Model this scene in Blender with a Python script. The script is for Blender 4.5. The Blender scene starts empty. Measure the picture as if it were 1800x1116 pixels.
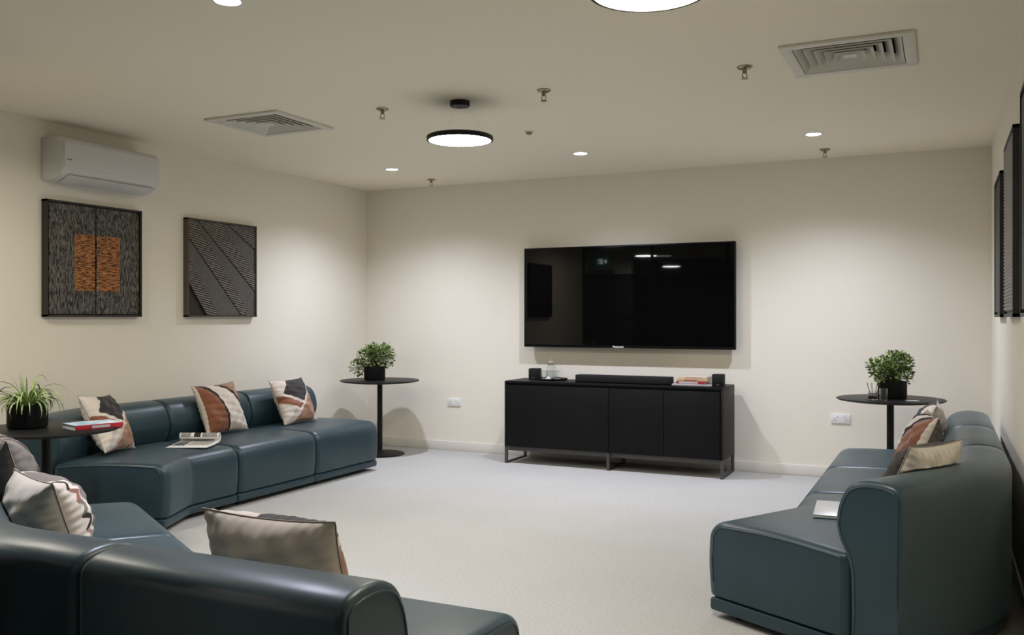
import bpy, bmesh, math, random
from math import sin, cos, pi, radians, sqrt, atan2
from mathutils import Vector, Matrix, noise

random.seed(7)
sc = bpy.context.scene
COL = sc.collection
XL, XR, YB, CH = -5.36, 0.322, 7.75, 2.6      # left wall, right wall, back wall, ceiling height
YP = 1.36                                     # glass partition behind the front sofa

# ------------------------------------------------------------------ materials
def mat(name, rgb, rough=0.6, metal=0.0, spec=0.5, bump=None, vary=None, coat=0.0, sheen=0.0, emit=None, trans=0.0, ior=1.45):
    m = bpy.data.materials.new(name); m.use_nodes = True
    nt = m.node_tree; b = nt.nodes['Principled BSDF']
    b.inputs['Base Color'].default_value = (*rgb, 1)
    b.inputs['Roughness'].default_value = rough
    b.inputs['Metallic'].default_value = metal
    b.inputs['Specular IOR Level'].default_value = spec
    b.inputs['Coat Weight'].default_value = coat
    b.inputs['Sheen Weight'].default_value = sheen
    b.inputs['Transmission Weight'].default_value = trans
    b.inputs['IOR'].default_value = ior
    if emit:
        b.inputs['Emission Color'].default_value = (*emit[0], 1)
        b.inputs['Emission Strength'].default_value = emit[1]
    tc = nt.nodes.new('ShaderNodeTexCoord')
    if vary:                                   # (scale, second colour, detail)
        n = nt.nodes.new('ShaderNodeTexNoise'); n.inputs['Scale'].default_value = vary[0]
        n.inputs['Detail'].default_value = vary[2] if len(vary) > 2 else 3
        nt.links.new(tc.outputs['Object'], n.inputs['Vector'])
        r = nt.nodes.new('ShaderNodeValToRGB')
        r.color_ramp.elements[0].position = .35; r.color_ramp.elements[1].position = .65
        r.color_ramp.elements[0].color = (*rgb, 1); r.color_ramp.elements[1].color = (*vary[1], 1)
        nt.links.new(n.outputs['Fac'], r.inputs['Fac'])
        nt.links.new(r.outputs['Color'], b.inputs['Base Color'])
    if bump:                                   # (kind, scale, strength, distance[, stretch])
        if bump[0] == 'voronoi':
            t = nt.nodes.new('ShaderNodeTexVoronoi'); o = t.outputs['Distance']
        elif bump[0] == 'wave':
            t = nt.nodes.new('ShaderNodeTexWave'); o = t.outputs['Fac']; t.inputs['Distortion'].default_value = 1.5
        else:
            t = nt.nodes.new('ShaderNodeTexNoise'); o = t.outputs['Fac']; t.inputs['Detail'].default_value = 4
        t.inputs['Scale'].default_value = bump[1]
        mp = nt.nodes.new('ShaderNodeMapping')
        if len(bump) > 4: mp.inputs['Scale'].default_value = bump[4]
        nt.links.new(tc.outputs['Object'], mp.inputs['Vector']); nt.links.new(mp.outputs['Vector'], t.inputs['Vector'])
        bp = nt.nodes.new('ShaderNodeBump'); bp.inputs['Strength'].default_value = bump[2]; bp.inputs['Distance'].default_value = bump[3]
        nt.links.new(o, bp.inputs['Height']); nt.links.new(bp.outputs['Normal'], b.inputs['Normal'])
    return m

M = {}
M['wall'] = mat('wall_paint', (.875, .825, .71), .75, spec=.25, bump=('noise', 220, .05, .001))
M['ceiling'] = mat('ceiling_paint', (.96, .90, .735), .8, spec=.2)
M['base'] = mat('baseboard_paint', (.78, .745, .67), .5)
M['leather'] = mat('teal_leather', (.017, .041, .053), .38, spec=.6, bump=('voronoi', 420, .07, .0012), vary=(3, (.021, .049, .063)), sheen=.18)
b_ = M['leather'].node_tree.nodes['Principled BSDF']; b_.inputs['Sheen Roughness'].default_value = .35; b_.inputs['Sheen Tint'].default_value = (.72, .93, 1, 1)
M['foot'] = mat('black_foot', (.008, .008, .008), .5)
M['black'] = mat('black_powder_coat', (.008, .008, .008), .5, spec=.3, bump=('noise', 900, .06, .0005))
M['tabletop'] = mat('black_tabletop', (.007, .007, .007), .45, spec=.3, vary=(30, (.009, .009, .009)))
M['pot'] = mat('black_planter', (.005, .005, .005), .6, spec=.2)
M['soil'] = mat('soil', (.02, .014, .009), .9, bump=('noise', 120, .8, .004))
M['cab'] = mat('black_cabinet', (.0045, .0045, .0055), .5, spec=.22, vary=(8, (.0055, .0055, .0065)))
M['cabside'] = mat('cabinet_end_panel', (.011, .011, .0105), .5, spec=.25)
M['bronze'] = mat('dark_bronze_leg', (.085, .08, .074), .45, metal=.3)
M['tvframe'] = mat('tv_bezel', (.004, .004, .004), .4, spec=.2)
M['screen'] = mat('tv_screen', (.0025, .0025, .0025), .02, spec=.36)
M['white_plastic'] = mat('white_plastic', (.86, .85, .83), .4)
M['ac'] = mat('air_conditioner_plastic', (.70, .69, .68), .42)
M['ac_dark'] = mat('grey_outlet', (.40, .39, .37), .5)
M['vent'] = mat('vent_metal', (.74, .71, .62), .5)
M['vent_gap_shade'] = mat('vent_blade_shade', (.13, .115, .095), .7)  # dark copy of the vent paint, standing in for shade between blades
M['vent_dark'] = mat('vent_throat_shade', (.10, .09, .075), .8)  # recess shade of the duct put into a dark colour
M['chrome'] = mat('brass_chrome', (.36, .31, .23), .3, metal=1)
M['white_mark'] = mat('white_print', (.8, .8, .8), .5)
M['grey_mark'] = mat('grey_print', (.10, .10, .10), .5)
M['speaker'] = mat('speaker_cloth', (.007, .007, .007), .8, bump=('voronoi', 900, .4, .001))
M['glass'] = mat('clear_glass', (.95, .97, .965), .02, trans=1.0, ior=1.45)
M['water'] = mat('tinted_water', (.86, .91, .90), .02, trans=1.0, ior=1.33)
M['steel'] = mat('brushed_silver', (.66, .68, .69), .35, metal=.5)
M['pearl'] = mat('pearl_shell', (.55, .54, .52), .35)
M['page'] = mat('paper', (.86, .86, .85), .6)
M['page_edge'] = mat('page_edges', (.60, .58, .54), .8, bump=('wave', 400, .3, .0005))
M['print_grey'] = mat('print_grey', (.25, .24, .22), .5, vary=(25, (.40, .38, .35)))
M['print_black'] = mat('print_black', (.02, .02, .02), .5)
M['print_tan'] = mat('print_tan', (.48, .44, .38), .5)
M['red'] = mat('red_spine', (.42, .022, .035), .4)
M['blue'] = mat('blue_cover', (.14, .36, .52), .4, vary=(18, (.70, .76, .80)))
M['tan_book'] = mat('tan_spine', (.60, .43, .25), .5)
M['pale_book'] = mat('pale_spine', (.66, .54, .41), .5)
M['lilac_book'] = mat('pale_lilac_cover', (.50, .46, .46), .5)
M['maroon'] = mat('maroon_spine', (.28, .06, .06), .5)
# cushions
M['linen'] = mat('cream_linen', (.68, .605, .525), .85, sheen=.2, bump=('noise', 350, .25, .001), vary=(9, (.72, .645, .565)))
M['charcoal'] = mat('charcoal_velvet', (.020, .0165, .0155), .8, sheen=.12, vary=(14, (.030, .025, .023)))
M['rust'] = mat('rust_velvet', (.21, .068, .026), .7, sheen=.35, vary=(10, (.27, .095, .038)))
M['tan'] = mat('pleated_tan', (.34, .17, .088), .7, sheen=.3, bump=('wave', 9, .9, .01, (1, 1, 1)), vary=(20, (.44, .25, .15)))
M['whitestrip'] = mat('white_strip', (.70, .62, .56), .85)
M['darkband'] = mat('dark_brown_band', (.022, .015, .012), .8)
M['seam'] = mat('seam_thread', (.34, .29, .245), .85)
M['taupe'] = mat('taupe_weave', (.20, .175, .155), .9, bump=('noise', 500, .4, .001))
# plants
def leafmat(name, a, b_):
    m = mat(name, a, .45, spec=.4, vary=(60, b_))
    m.node_tree.nodes['Principled BSDF'].inputs['Subsurface Weight'].default_value = 0.0
    return m
M['leaf_dark'] = leafmat('leaf_dark', (.045, .085, .015), (.10, .16, .04))
M['leaf_light'] = leafmat('leaf_pale', (.34, .43, .16), (.50, .57, .29))
M['leaf_mid'] = leafmat('leaf_mid', (.15, .24, .055), (.24, .34, .10))
M['stem'] = mat('stem', (.09, .08, .035), .7)
M['darkglass'] = mat('dark_glass', (.03, .025, .02), .1, trans=.4)
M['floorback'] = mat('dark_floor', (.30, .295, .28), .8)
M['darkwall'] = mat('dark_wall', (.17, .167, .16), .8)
M['doorwood'] = mat('door_wood', (.20, .10, .05), .5, bump=('wave', 6, .2, .002))
M['emit'] = mat('lamp_diffuser', (.9, .9, .9), .5, emit=((1.0, .93, .80), 27.0))
M['emit_dl'] = mat('downlight_lens', (.9, .9, .9), .5, emit=((1.0, .97, .92), 18.0))
M['emit_back'] = mat('far_lamp_diffuser', (.9, .9, .9), .5, emit=((1.0, .97, .93), 38.0))
M['emit_fill'] = mat('fill_lamp_diffuser', (.9, .9, .9), .5, emit=((1.0, .93, .82), 4.0))  # diffuser of the added fill lamp behind the camera
M['exit_green'] = mat('exit_green', (.02, .18, .10), .5, emit=((.03, .35, .2), .5))
M['exit_white'] = mat('exit_white', (.8, .8, .8), .5, emit=((.9, 1, .95), 2.0))

def mat_floor():
    m = mat('speckled_grey_carpet', (.55, .535, .51), .9, spec=.15)
    nt = m.node_tree; b = nt.nodes['Principled BSDF']
    tc = nt.nodes.new('ShaderNodeTexCoord')
    n1 = nt.nodes.new('ShaderNodeTexNoise'); n1.inputs['Scale'].default_value = 70; n1.inputs['Detail'].default_value = 5
    n2 = nt.nodes.new('ShaderNodeTexVoronoi'); n2.inputs['Scale'].default_value = 60
    n3 = nt.nodes.new('ShaderNodeTexNoise'); n3.inputs['Scale'].default_value = 1.1; n3.inputs['Detail'].default_value = 3
    for n in (n1, n2, n3): nt.links.new(tc.outputs['Object'], n.inputs['Vector'])
    r1 = nt.nodes.new('ShaderNodeValToRGB')
    r1.color_ramp.elements[0].position = .32; r1.color_ramp.elements[0].color = (.42, .41, .385, 1)
    r1.color_ramp.elements[1].position = .60; r1.color_ramp.elements[1].color = (.48, .475, .445, 1)
    nt.links.new(n1.outputs['Fac'], r1.inputs['Fac'])
    r2 = nt.nodes.new('ShaderNodeValToRGB')
    r2.color_ramp.elements[0].position = .05; r2.color_ramp.elements[0].color = (.80, .78, .74, 1)
    r2.color_ramp.elements[1].position = .16; r2.color_ramp.elements[1].color = (1, 1, 1, 1)
    nt.links.new(n2.outputs['Distance'], r2.inputs['Fac'])
    mx = nt.nodes.new('ShaderNodeMix'); mx.data_type = 'RGBA'; mx.blend_type = 'MULTIPLY'; mx.inputs['Factor'].default_value = 1
    nt.links.new(r1.outputs['Color'], mx.inputs['A']); nt.links.new(r2.outputs['Color'], mx.inputs['B'])
    r3 = nt.nodes.new('ShaderNodeValToRGB')
    r3.color_ramp.elements[0].position = .3; r3.color_ramp.elements[0].color = (.93, .93, .92, 1)
    r3.color_ramp.elements[1].position = .7; r3.color_ramp.elements[1].color = (1, 1, 1, 1)
    nt.links.new(n3.outputs['Fac'], r3.inputs['Fac'])
    mx2 = nt.nodes.new('ShaderNodeMix'); mx2.data_type = 'RGBA'; mx2.blend_type = 'MULTIPLY'; mx2.inputs['Factor'].default_value = 1
    nt.links.new(mx.outputs['Result'], mx2.inputs['A']); nt.links.new(r3.outputs['Color'], mx2.inputs['B'])
    nt.links.new(mx2.outputs['Result'], b.inputs['Base Color'])
    bp = nt.nodes.new('ShaderNodeBump'); bp.inputs['Strength'].default_value = .25; bp.inputs['Distance'].default_value = .003
    nt.links.new(n1.outputs['Fac'], bp.inputs['Height']); nt.links.new(bp.outputs['Normal'], b.inputs['Normal'])
    return m
M['floor'] = mat_floor()

def mat_wood():
    m = mat('charred_oak', (.05, .047, .043), .62, spec=.35)
    nt = m.node_tree; b = nt.nodes['Principled BSDF']
    tc = nt.nodes.new('ShaderNodeTexCoord'); mp = nt.nodes.new('ShaderNodeMapping'); mp.inputs['Scale'].default_value = (1, 62, 11)
    n = nt.nodes.new('ShaderNodeTexNoise'); n.inputs['Scale'].default_value = 2.2; n.inputs['Detail'].default_value = 8; n.inputs['Distortion'].default_value = .8
    nt.links.new(tc.outputs['Object'], mp.inputs['Vector']); nt.links.new(mp.outputs['Vector'], n.inputs['Vector'])
    r = nt.nodes.new('ShaderNodeValToRGB')
    r.color_ramp.elements[0].position = .42; r.color_ramp.elements[0].color = (.014, .013, .012, 1)
    r.color_ramp.elements[1].position = .62; r.color_ramp.elements[1].color = (.22, .205, .185, 1)
    nt.links.new(n.outputs['Fac'], r.inputs['Fac']); nt.links.new(r.outputs['Color'], b.inputs['Base Color'])
    bp = nt.nodes.new('ShaderNodeBump'); bp.inputs['Strength'].default_value = .6; bp.inputs['Distance'].default_value = .004
    nt.links.new(n.outputs['Fac'], bp.inputs['Height']); nt.links.new(bp.outputs['Normal'], b.inputs['Normal'])
    return m
M['wood'] = mat_wood()
def mat_copper():
    m = mat('copper_bark', (.35, .13, .04), .5, spec=.4)
    nt = m.node_tree; b = nt.nodes['Principled BSDF']
    tc = nt.nodes.new('ShaderNodeTexCoord'); mp = nt.nodes.new('ShaderNodeMapping'); mp.inputs['Scale'].default_value = (1, 14, 75)
    n = nt.nodes.new('ShaderNodeTexNoise'); n.inputs['Scale'].default_value = 1.7; n.inputs['Detail'].default_value = 6
    nt.links.new(tc.outputs['Object'], mp.inputs['Vector']); nt.links.new(mp.outputs['Vector'], n.inputs['Vector'])
    r = nt.nodes.new('ShaderNodeValToRGB')
    r.color_ramp.elements[0].position = .38; r.color_ramp.elements[0].color = (.06, .02, .008, 1)
    r.color_ramp.elements[1].position = .60; r.color_ramp.elements[1].color = (.55, .24, .085, 1)
    nt.links.new(n.outputs['Fac'], r.inputs['Fac']); nt.links.new(r.outputs['Color'], b.inputs['Base Color'])
    bp = nt.nodes.new('ShaderNodeBump'); bp.inputs['Strength'].default_value = .7; bp.inputs['Distance'].default_value = .005
    nt.links.new(n.outputs['Fac'], bp.inputs['Height']); nt.links.new(bp.outputs['Normal'], b.inputs['Normal'])
    return m
M['copper'] = mat_copper()
M['plank'] = mat('graphite_plank', (.085, .078, .070), .5, vary=(40, (.12, .11, .10)))
M['ridge'] = mat('ridged_plank', (.17, .15, .13), .5, vary=(30, (.24, .215, .19)))
M['artframe'] = mat('art_frame', (.028, .022, .018), .5)
M['artframe_brown'] = mat('art_frame_brown', (.09, .07, .055), .5)  # lighter brown frame of the ridged plank panel
M['artdark'] = mat('black_panel', (.010, .012, .012), .45, bump=('noise', 60, .3, .003))
M['weave'] = mat('dark_weave', (.32, .30, .285), .4)

# glazing of the partition: mostly see-through, dark film
def mat_pane(name, tint):
    m = bpy.data.materials.new(name); m.use_nodes = True
    nt = m.node_tree; nt.nodes.clear()
    out = nt.nodes.new('ShaderNodeOutputMaterial'); mix = nt.nodes.new('ShaderNodeMixShader')
    tr = nt.nodes.new('ShaderNodeBsdfTransparent'); tr.inputs['Color'].default_value = (*tint, 1)
    gl = nt.nodes.new('ShaderNodeBsdfGlossy'); gl.inputs['Roughness'].default_value = .02
    fr = nt.nodes.new('ShaderNodeFresnel'); fr.inputs['IOR'].default_value = 1.45
    nt.links.new(fr.outputs['Fac'], mix.inputs['Fac']); nt.links.new(tr.outputs[0], mix.inputs[1]); nt.links.new(gl.outputs[0], mix.inputs[2])
    nt.links.new(mix.outputs[0], out.inputs['Surface'])
    return m
M['pane'] = mat_pane('smoked_pane', (.30, .31, .31)); M['pane_clear'] = mat_pane('clear_pane', (.93, .94, .93))

# ------------------------------------------------------------------ object helpers
def link(name, me, parent=None, smooth=None):
    o = bpy.data.objects.new(name, me); COL.objects.link(o)
    if parent: o.parent = parent
    if smooth is not None:
        me.polygons.foreach_set('use_smooth', [True] * len(me.polygons))
        if smooth < 179: me.set_sharp_from_angle(angle=radians(smooth))
        caps = [p for p in me.polygons if len(p.vertices) > 12]
        if caps:
            ek = {tuple(sorted(e.vertices)): e for e in me.edges}
            for p in caps:
                p.use_smooth = False
                for k in p.edge_keys: ek[tuple(sorted(k))].use_edge_sharp = True
    return o

def obj(name, bm, m, parent=None, smooth=35):
    me = bpy.data.meshes.new(name)
    bmesh.ops.recalc_face_normals(bm, faces=bm.faces)
    bm.to_mesh(me); bm.free()
    for x in (m if isinstance(m, (list, tuple)) else [m]): me.materials.append(M[x])
    return link(name, me, parent, smooth)

def thing(name, label, cat, loc=(0, 0, 0), rz=0.0, group=None):
    o = bpy.data.objects.new(name, None); COL.objects.link(o)
    o.empty_display_size = .1; o.location = loc; o.rotation_euler = (0, 0, rz)
    o['label'] = label; o['category'] = cat
    if group: o['group'] = group
    return o

def tag(o, label, cat, group=None):
    o['label'] = label; o['category'] = cat
    if group: o['group'] = group
    return o

def struct(name, bm, m, label=None, cat=None, parent=None):
    o = obj(name, bm, m, parent)
    if parent is None:
        o['kind'] = 'structure'
        if label: o['label'] = label
        if cat: o['category'] = cat
    return o

def dup(root, loc=None, rz=None, label=None):
    r = root.copy(); COL.objects.link(r)
    if loc is not None: r.location = loc
    if rz is not None: r.rotation_euler = (0, 0, rz)
    if label: r['label'] = label
    for ch in list(root.children):
        c = ch.copy(); COL.objects.link(c); c.parent = r
        for g in ch.children:
            d = g.copy(); COL.objects.link(d); d.parent = c
    return r

def box(bm, x0, x1, y0, y1, z0, z1, bev=0.0, mi=0, rot=None):
    b = bmesh.new(); bmesh.ops.create_cube(b, size=1)
    for v in b.verts: v.co = Vector(((x0 + x1) / 2 + v.co.x * (x1 - x0), (y0 + y1) / 2 + v.co.y * (y1 - y0), (z0 + z1) / 2 + v.co.z * (z1 - z0)))
    if bev > 0: bmesh.ops.bevel(b, geom=list(b.edges), offset=bev, segments=2, profile=.5, affect='EDGES')
    if rot: bmesh.ops.transform(b, matrix=rot, verts=b.verts)
    for f in b.faces: f.material_index = mi
    merge(bm, b)
    return bm

def merge(bm, b):
    me = bpy.data.meshes.new('tmp'); b.to_mesh(me); b.free(); bm.from_mesh(me); bpy.data.meshes.remove(me)

def lathe(bm, prof, n=40, c=(0, 0), mi=0):
    """prof: list of (r, z); closed with the axis when r == 0"""
    rings = []
    for r, z in prof:
        if r < 1e-6: rings.append([bm.verts.new((c[0], c[1], z))])
        else: rings.append([bm.verts.new((c[0] + r * cos(2 * pi * k / n), c[1] + r * sin(2 * pi * k / n), z)) for k in range(n)])
    for a, b in zip(rings, rings[1:]):
        for k in range(n):
            k2 = (k + 1) % n
            if len(a) == 1 and len(b) == 1: continue
            if len(a) == 1: f = bm.faces.new((a[0], b[k], b[k2]))
            elif len(b) == 1: f = bm.faces.new((a[k], b[0], a[k2]))
            else: f = bm.faces.new((a[k], b[k], b[k2], a[k2]))
            f.material_index = mi
    return bm

def tube(bm, pts, r, n=8, closed=False, mi=0):
    pts = [Vector(p) for p in pts]; rings = []; N = len(pts)
    up = Vector((0, 0, 1))
    for i, p in enumerate(pts):
        a = pts[(i - 1) % N] if (closed or i > 0) else p
        b = pts[(i + 1) % N] if (closed or i < N - 1) else p
        t = (b - a).normalized() if (b - a).length > 1e-9 else Vector((1, 0, 0))
        u = t.cross(up)
        if u.length < .05: u = t.cross(Vector((1, 0, 0)))
        u.normalize(); w = t.cross(u)
        rr = r[i] if isinstance(r, (list, tuple)) else r
        rings.append([bm.verts.new(p + u * rr * cos(2 * pi * k / n) + w * rr * sin(2 * pi * k / n)) for k in range(n)])
    for i in range(N if closed else N - 1):
        A = rings[i]; B = rings[(i + 1) % N]
        for k in range(n):
            f = bm.faces.new((A[k], A[(k + 1) % n], B[(k + 1) % n], B[k])); f.material_index = mi
    if not closed:
        for rg in (rings[0], rings[-1]): bm.faces.new(rg).material_index = mi
    return bm

# ------------------------------------------------------------------ camera
ALPHA = radians(25.55)
cam = bpy.data.cameras.new('camera'); camo = bpy.data.objects.new('camera', cam); COL.objects.link(camo)
camo.location = (0, 0, 1.3); camo.rotation_euler = (pi / 2, 0, ALPHA)
cam.sensor_fit = 'HORIZONTAL'; cam.sensor_width = 36; cam.lens = 36 * 1590 / 1800; cam.clip_start = .05
sc.camera = camo

# ------------------------------------------------------------------ room shell
T = .12
XO, YO = -9.0, -4.5                            # extent of the open area behind the glass partition
struct('floor', box(bmesh.new(), XL - T, XR + T, YP - .05, YB + T, -.12, 0), 'floor', 'pale grey speckled carpet floor of the lounge', 'floor')
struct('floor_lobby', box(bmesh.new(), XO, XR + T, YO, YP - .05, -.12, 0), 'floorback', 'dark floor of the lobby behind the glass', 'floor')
VENTS = [(-4.07, 4.765), (-.42, 4.755)]; VH = .245
bm = bmesh.new(); ys = (YO, 4.51, 5.01, YB + T)
box(bm, XO, XR + T, YO, 4.51, CH, CH + .12); box(bm, XO, XR + T, 5.01, YB + T, CH, CH + .12)
box(bm, XO, -4.07 - VH, 4.51, 5.01, CH, CH + .12); box(bm, -4.07 + VH, -.42 - VH, 4.51, 5.01, CH, CH + .12); box(bm, -.42 + VH, XR + T, 4.51, 5.01, CH, CH + .12)
struct('ceiling', bm, 'ceiling', 'plain cream ceiling with round lamps and vents', 'ceiling')
struct('wall_back', box(bmesh.new(), XL - T, XR + T, YB, YB + T, 0, CH), 'wall', 'cream wall behind the television and black cabinet', 'wall')
struct('wall_left', box(bmesh.new(), XL - T, XL, YP, YB, 0, CH), 'wall', 'cream wall with two wooden art panels and air conditioner', 'wall')
struct('wall_right', box(bmesh.new(), XR, XR + T, YP, YB, 0, CH), 'wall', 'cream wall on the right with black art panels', 'wall')
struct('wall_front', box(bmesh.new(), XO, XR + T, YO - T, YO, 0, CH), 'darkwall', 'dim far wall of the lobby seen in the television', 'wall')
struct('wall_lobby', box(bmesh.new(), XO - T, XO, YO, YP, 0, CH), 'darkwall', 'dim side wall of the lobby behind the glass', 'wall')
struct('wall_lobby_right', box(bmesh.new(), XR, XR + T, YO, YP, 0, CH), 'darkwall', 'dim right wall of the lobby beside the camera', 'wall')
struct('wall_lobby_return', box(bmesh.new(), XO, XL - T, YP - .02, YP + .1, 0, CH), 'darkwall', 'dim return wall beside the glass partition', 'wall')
def bb(x0, x1, y0, y1):
    bm = box(bmesh.new(), x0, x1, y0, y1, 0, .088, .004); return bm
struct('baseboard_back', bb(XL, XR, YB - .013, YB), 'base', 'white baseboard under the television wall', 'baseboard')
struct('baseboard_left', bb(XL, XL + .013, YP + .02, YB - .013), 'base', 'white baseboard behind the left sofa', 'baseboard')
struct('baseboard_right', bb(XR - .013, XR, YP + .02, YB - .013), 'base', 'white baseboard behind the right sofa', 'baseboard')

# glass partition behind the front sofa (seen mirrored in the television)
fx = [XL + .02, -4.19, -2.99, -2.12]
bm = bmesh.new()
for x in fx: box(bm, x - .02, x + .02, YP - .03, YP + .03, 0, CH)
for z in (.02, 1.30, 1.98, CH - .02): box(bm, XL, -2.10, YP - .025, YP + .025, z - .02, z + .02)
struct('window_1', bm, 'black', 'black framed glass partition behind the front sofa', 'partition')
for k in range(3):
    struct('window_pane', box(bmesh.new(), fx[k] + .02, fx[k + 1] - .02, YP - .004, YP + .004, .04, 1.96), 'pane', parent=bpy.data.objects['window_1'])
    struct('transom_pane', box(bmesh.new(), fx[k] + .02, fx[k + 1] - .02, YP - .004, YP + .004, 2.0, CH - .04), 'pane_clear', parent=bpy.data.objects['window_1'])
# lit lobby wall with a wooden door, mirrored in the television
struct('wall_lobby_door', box(bmesh.new(), XO, -5.18, -.75, -.60, 0, CH), 'wall', 'pale lobby wall with a wooden door under the exit sign', 'wall')
dm = box(bmesh.new(), -5.96, -5.50, -.598, -.56, 0, 2.18, .003)
dr = struct('door_1', dm, 'doorwood', 'wooden lobby door under the green exit sign', 'door')
struct('door_closer', box(bmesh.new(), -5.62, -5.52, -.558, -.50, 2.06, 2.12, .004), 'black', parent=dr)

# ------------------------------------------------------------------ sofas
def offset_poly(pts, d):
    n = len(pts); out = []
    area = sum(pts[i][0] * pts[(i + 1) % n][1] - pts[(i + 1) % n][0] * pts[i][1] for i in range(n))
    s = 1 if area > 0 else -1
    for i in range(n):
        a, b, c = Vector(pts[i - 1]), Vector(pts[i]), Vector(pts[(i + 1) % n])
        e1 = (b - a).normalized(); e2 = (c - b).normalized()
        n1 = Vector((-e1.y, e1.x)) * s; n2 = Vector((-e2.y, e2.x)) * s
        nn = (n1 + n2)
        nn = nn.normalized() if nn.length > 1e-6 else n1
        out.append((b.x + nn.x * d, b.y + nn.y * d))
    return out

def rrect(d0, d1, z0, z1, rs, crown=0.0, bulge=0.0, seg=6):
    """rounded rectangle, corners ordered: rear-bottom, front-bottom, front-top, rear-top"""
    pts = []
    for (cx, cz, sx, sz, a0), r in zip(((d0, z0, 1, 1, pi), (d1, z0, -1, 1, 1.5 * pi), (d1, z1, -1, -1, 0), (d0, z1, 1, -1, .5 * pi)), rs):
        for k in range(seg + 1):
            a = a0 + k / seg * pi / 2
            pts.append((cx + sx * r + r * cos(a), cz + sz * r + r * sin(a)))
        # extra points along the following side
        if a0 == 0:
            for k in range(1, 8):
                q = k / 8; pts.append((d1 - rs[2] + (d0 + rs[3] - d1 + rs[2]) * q, z1))
        if a0 == 1.5 * pi:
            for k in range(1, 5):
                q = k / 5; pts.append((d1, z0 + rs[1] + (z1 - rs[2] - z0 - rs[1]) * q))
    res = []
    for d, z in pts:
        if crown and z > (z0 + z1) / 2:
            q = (d - d0) / (d1 - d0); z += crown * sin(pi * min(max(q, 0), 1)) * (z - (z0 + z1) / 2) / ((z1 - z0) / 2)
        if bulge and d > (d0 + d1) / 2:
            q = (z - z0) / (z1 - z0); d += bulge * sin(pi * min(max(q, 0), 1))
        res.append((d, z))
    return res

def SEAT(q): return rrect(.215 + q, .915 - q, .088 + .3 * q, .412 - .45 * q, [max(r - q * .6, .008) for r in (.015, .025, .075, .03)], crown=.014, bulge=.012)
def PLINTH(q): return rrect(.015 + q, .905 - q, .030 + .5 * q, .086 - .2 * q, [max(r - q * .6, .005) for r in (.012, .014, .018, .012)], seg=3)
def smooth_closed(ctrl, per=4):
    n = len(ctrl); out = []
    for i in range(n):
        p0, p1, p2, p3 = (Vector(ctrl[(i + k) % n]) for k in (-1, 0, 1, 2))
        for k in range(per):
            t = k / per
            q = .5 * ((2 * p1) + (-p0 + p2) * t + (2 * p0 - 5 * p1 + 4 * p2 - p3) * t * t + (-p0 + 3 * p1 - 3 * p2 + p3) * t ** 3)
            out.append((q.x, q.y))
    return out
_b = [(.075, .700), (.13, .701), (.18, .692), (.225, .668), (.258, .620), (.276, .560), (.278, .510), (.262, .455), (.238, .415), (.222, .37), (.215, .31)]
_s = smooth_closed([(.03, .690)] + _b + [(.214, .25)], 3)[3:3 + (len(_b) - 1) * 3]
_BACK = [(.214, .20), (.214, .088), (0, .088), (0, .3), (0, .5), (-.001, .640), (.004, .664), (.018, .682), (.042, .694)] + _s
def BACK(q):
    return [(d, max(z, .088 + .2 * q)) for d, z in (offset_poly(_BACK, q) if q > 1e-6 else _BACK)]

def path(origin, tdir, ndir, L1, theta=0.0, L2=0.0, dp=1.02):
    """returns f(s, d) -> xy and the total length measured on the front line"""
    O = Vector(origin); Tn = Vector(tdir).normalized(); Nn = Vector(ndir).normalized()
    rp = dp - .92
    La = rp * theta
    C = O + Tn * L1 + Nn * dp
    def f(s, d):
        if s <= L1 or theta == 0: return O + Tn * s + Nn * d
        a = min((s - L1) / La, 1) * theta
        N2 = Nn * cos(a) - Tn * sin(a); T2 = Tn * cos(a) + Nn * sin(a)
        e = max(0, s - L1 - La)
        return C - N2 * (dp - d) + T2 * e
    tot = L1 + (La + L2 if theta else 0)
    return f, tot, (L1, L1 + La if theta else None)

def stations(tot, bend, r, seg=4):
    st = []
    for k in range(seg + 1):
        a = k / seg * pi / 2; st.append((r * (1 - sin(a)), r * (1 - cos(a))))
    st = [(s, dl) for s, dl in reversed([(r * (1 - sin(k / seg * pi / 2)), r * (1 - cos(k / seg * pi / 2))) for k in range(seg + 1)])]
    # s rises from 0 (fully inset) to r (no inset)
    mid = [q for q in (.18, .36)]
    if bend[1]:
        for k in range(13): mid.append(bend[0] + (bend[1] - bend[0]) * k / 12)
        mid += [bend[1] + (tot - bend[1]) * k / 4 for k in (1, 2, 3)]
    else:
        mid += [.54]
    st2 = [(s, 0.0) for s in sorted(mid) if r + .01 < s < tot - r - .01]
    end = [(tot - s, dl) for s, dl in reversed(st)]
    return st + st2 + end

def loft(bm, f, prof, sts, soft=0.0):
    rings = []
    smax = sts[-1][0]
    for s, dl in sts:
        pr = prof(dl)
        ring = []
        for d, z in pr:
            xy = f(s, d)
            ring.append(bm.verts.new((xy.x, xy.y, z)))
        rings.append(ring)
    n = len(rings[0])
    for A, B in zip(rings, rings[1:]):
        for k in range(n): bm.faces.new((A[k], A[(k + 1) % n], B[(k + 1) % n], B[k]))
    caps = []
    for rg in (rings[0], rings[-1]):
        bm.faces.new(rg); caps.append([v.co.copy() for v in rg])
    return caps

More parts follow.
